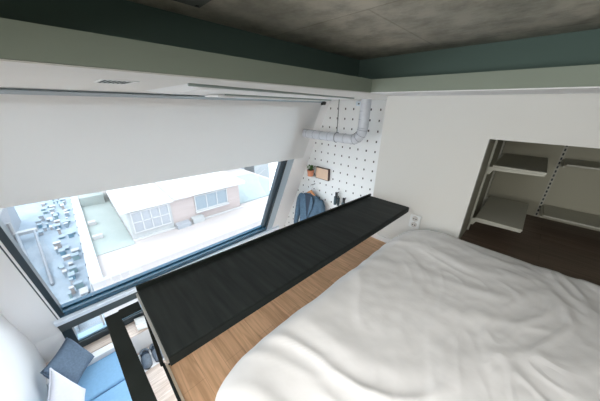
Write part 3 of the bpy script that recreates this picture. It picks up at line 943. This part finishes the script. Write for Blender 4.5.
# roof-deck building in front
fb_ = thing('flat_roof_building', 'low building with pale pink roof deck outside the window', 'building', (-20, 6, -13))
B((-30, -0.8, -13), (-13.0, 16, -8.0)).build('block', PINK, fb_)
par = MB(); par.box((-30, -0.8, -8.0), (-13.0, -0.35, -7.75)); par.box((-13.12, -0.8, -8.0), (-12.95, 16, -7.93))
par.build('parapet', ROOFW, fb_)
B((-27.5, -0.35, -7.999), (-15.6, 1.5, -7.96)).build('green_terrace', GREEN, fb_)
B((-28, -0.30, -7.96), (-24.6, 1.2, -7.2)).build('terrace_shed', GREEN, fb_)
B((-24, 9.3, -7.999), (-16.6, 15.5, -7.9)).build('teal_terrace', TEAL, fb_)
B((-16.1, 1.5, -7.999), (-15.95, 9.3, -7.93)).build('kerb', ROOFW, fb_)
for (x0, y0, x1, y1) in ((-20.5, -0.25, -20.2, 0.15), (-17.9, -0.25, -17.7, 0.25)):
    B((x0, y0, -7.96), (x1, y1, -7.7)).build('roof_pipe', ROOFW, fb_)

hs = thing('house', 'white and pale brick rooftop house with low roofs seen through the window', 'house', (-18, 5, -8))
B((-27, 1.54, -8), (-16.1, 3.95, -6.05)).build('white_wing', PALE, hs)
B((-24, 3.95, -8), (-16.15, 9.15, -5.95)).build('brick_wing', BRICK, hs)
MB().hexa([(-27.5, 1.2, -5.6), (-15.8, 1.2, -6.02), (-15.8, 4.1, -6.02), (-27.5, 4.1, -5.6)], [(-27.5, 1.2, -5.4), (-15.8, 1.2, -5.88), (-15.8, 4.1, -5.88), (-27.5, 4.1, -5.4)]).build('roof', ROOFW, hs)
MB().hexa([(-24.5, 4.12, -5.6), (-15.7, 4.12, -5.9), (-15.7, 9.5, -5.9), (-24.5, 9.5, -5.6)], [(-24.5, 4.12, -5.4), (-15.7, 4.12, -5.72), (-15.7, 9.5, -5.72), (-24.5, 9.5, -5.4)]).build('roof', ROOFW, hs)
def hwin(y0, y1, z0, z1, x=-16.1, cols=2, rows=1):
    o = MB()
    t_ = 0.06
    o.box((x, y0-t_, z0-t_), (x+0.08, y1+t_, z0)); o.box((x, y0-t_, z1), (x+0.08, y1+t_, z1+t_))
    o.box((x, y0-t_, z0), (x+0.08, y0, z1)); o.box((x, y1, z0), (x+0.08, y1+t_, z1))
    for k in range(1, cols):
        yy = y0+(y1-y0)*k/cols; o.box((x, yy-0.03, z0), (x+0.07, yy+0.03, z1))
    for k in range(1, rows):
        zz = z0+(z1-z0)*k/rows; o.box((x, y0, zz-0.03), (x+0.07, y1, zz+0.03))
    w_ = o.build('window', ROOFW, hs)
    B((x-0.02, y0, z0), (x+0.03, y1, z1)).build('pane', BLUEG if cols == 3 else DIMW, w_)
hwin(1.75, 3.75, -7.5, -6.2, cols=4, rows=2)
hwin(5.6, 8.0, -7.2, -6.15, x=-16.15, cols=3)
B((-16.15, 5.5, -7.38), (-15.95, 8.1, -7.28)).build('window_ledge', ROOFW, hs)
B((-16.15, 4.0, -8), (-15.6, 4.9, -7.7)).build('step', DIMW, hs)
B((-16.15, 5.1, -8), (-15.7, 5.9, -7.6)).build('planter_box', PALE, hs)
# far right blocks
for (nm, a, b, m, lab) in (('apartment_block', (-40, 12, -13), (-28, 17, -3), DIMW, 'tall pale block behind the rooftop house, at the right edge of the window'),
                        ('apartment_block', (-42, 20, -13), (-30, 30, -4), PALE, 'wide white block farthest right beyond the rooftops'),
                        ('apartment_block', (-40, -14, -13), (-20, -5.9, -9.5), DIMW, 'pale block left of the alley'),
                        ('apartment_block', (-75, -6, -13), (-50, -1.5, -9), PALE, 'white block closing the far end of the alley')):
    t = thing(nm, lab, 'building', ((a[0]+b[0])/2, (a[1]+b[1])/2, a[2]))
    B(a, b).build('walls', m, t)
    B((a[0]-.2, a[1]-.2, b[2]), (b[0]+.2, b[1]+.2, b[2]+0.2)).build('roof', ROOFW, t)
    for k in range(4):
        y = a[1]+(b[1]-a[1])*(k+0.3)/4.4
        B((b[0], y, b[2]-1.6), (b[0]+0.05, y+0.5, b[2]-0.5)).build('window', BLUEG, t)
# alley clutter: each box, unit, pole a thing
random.seed(11)
spots = [(-30.2, -5.0, 6.8, 1.3), (-28.2, -3.9, 10.6, 1.2)]
for k in range(190):
    x = -14.2-random.random()**1.3*32; y = random.uniform(-4.3, -1.75)
    w_, d_, h_ = random.uniform(.15, .7), random.uniform(.12, .45), random.uniform(.3, 1.1)
    if any(abs(x-a)<(w_+c)/2+.12 and abs(y-b)<(d_+d)/2+.12 for a, b, c, d in spots): continue
    spots.append((x, y, w_, d_))
COLN = ['deep blue', 'grey-blue', 'white', 'teal', 'tan']
for i, (x, y, w_, d_) in enumerate(spots[2:]):
    ci = i % 5
    h_ = 0.15+((i*37) % 10)/22
    t = thing('storage_crate', f'{COLN[ci]} crate among the clutter in the alley far below the window', 'crate', (x, y, -13), f'{COLN[ci]} crates in the alley')
    B((x-w_/2, y-d_/2, -13), (x+w_/2, y+d_/2, -13+h_)).build('crate_body', CLUT[ci], t)
    B((x-w_/2-.04, y-d_/2-.04, -13+h_), (x+w_/2+.04, y+d_/2+.04, -13+h_+.08)).build('lid', CLUT[(ci+1) % 3+0] if ci != 2 else CLUT[1], t)
ab = thing('alley_gantry', 'white steel beam on slanted posts crossing the alley left of the roof deck', 'gantry', (-33, -4.9, -13))
B((-33.6, -5.8, -12.2), (-33.0, -4.2, -11.9)).build('beam', ROOFW, ab)
MB().tube([(-33.3, -5.6, -12), (-27, -4.7, -13)], 0.13, 8).build('post', DIMW, ab)
MB().tube([(-33.3, -4.4, -12), (-23, -3.4, -12.9)], 0.10, 8).build('post', DIMW, ab)
MB().tube([(-33.3, -5.7, -13), (-33.3, -5.7, -10.8)], 0.15, 8).build('post', ROOFW, ab)
fence_ = thing('alley_fence', 'long white fence along the alley beside the roof deck building', 'fence', (-30, -1.3, -13))
for k in range(14):
    x = -46+k*2.1
    B((x, -1.33, -13), (x+0.12, -1.21, -12.0)).build('fence_post', DIMW, fence_)
B((-46, -1.30, -12.3), (-18, -1.25, -12.15)).build('fence_rail', ROOFW, fence_)
for i, (x, y, c) in enumerate(((-20.2, 0.3, 1), (-19.7, 2.3, 0), (-19.6, 3.6, 2))):
    pass
for o in bpy.data.objects:
    if '_b' in o: del o['_b']
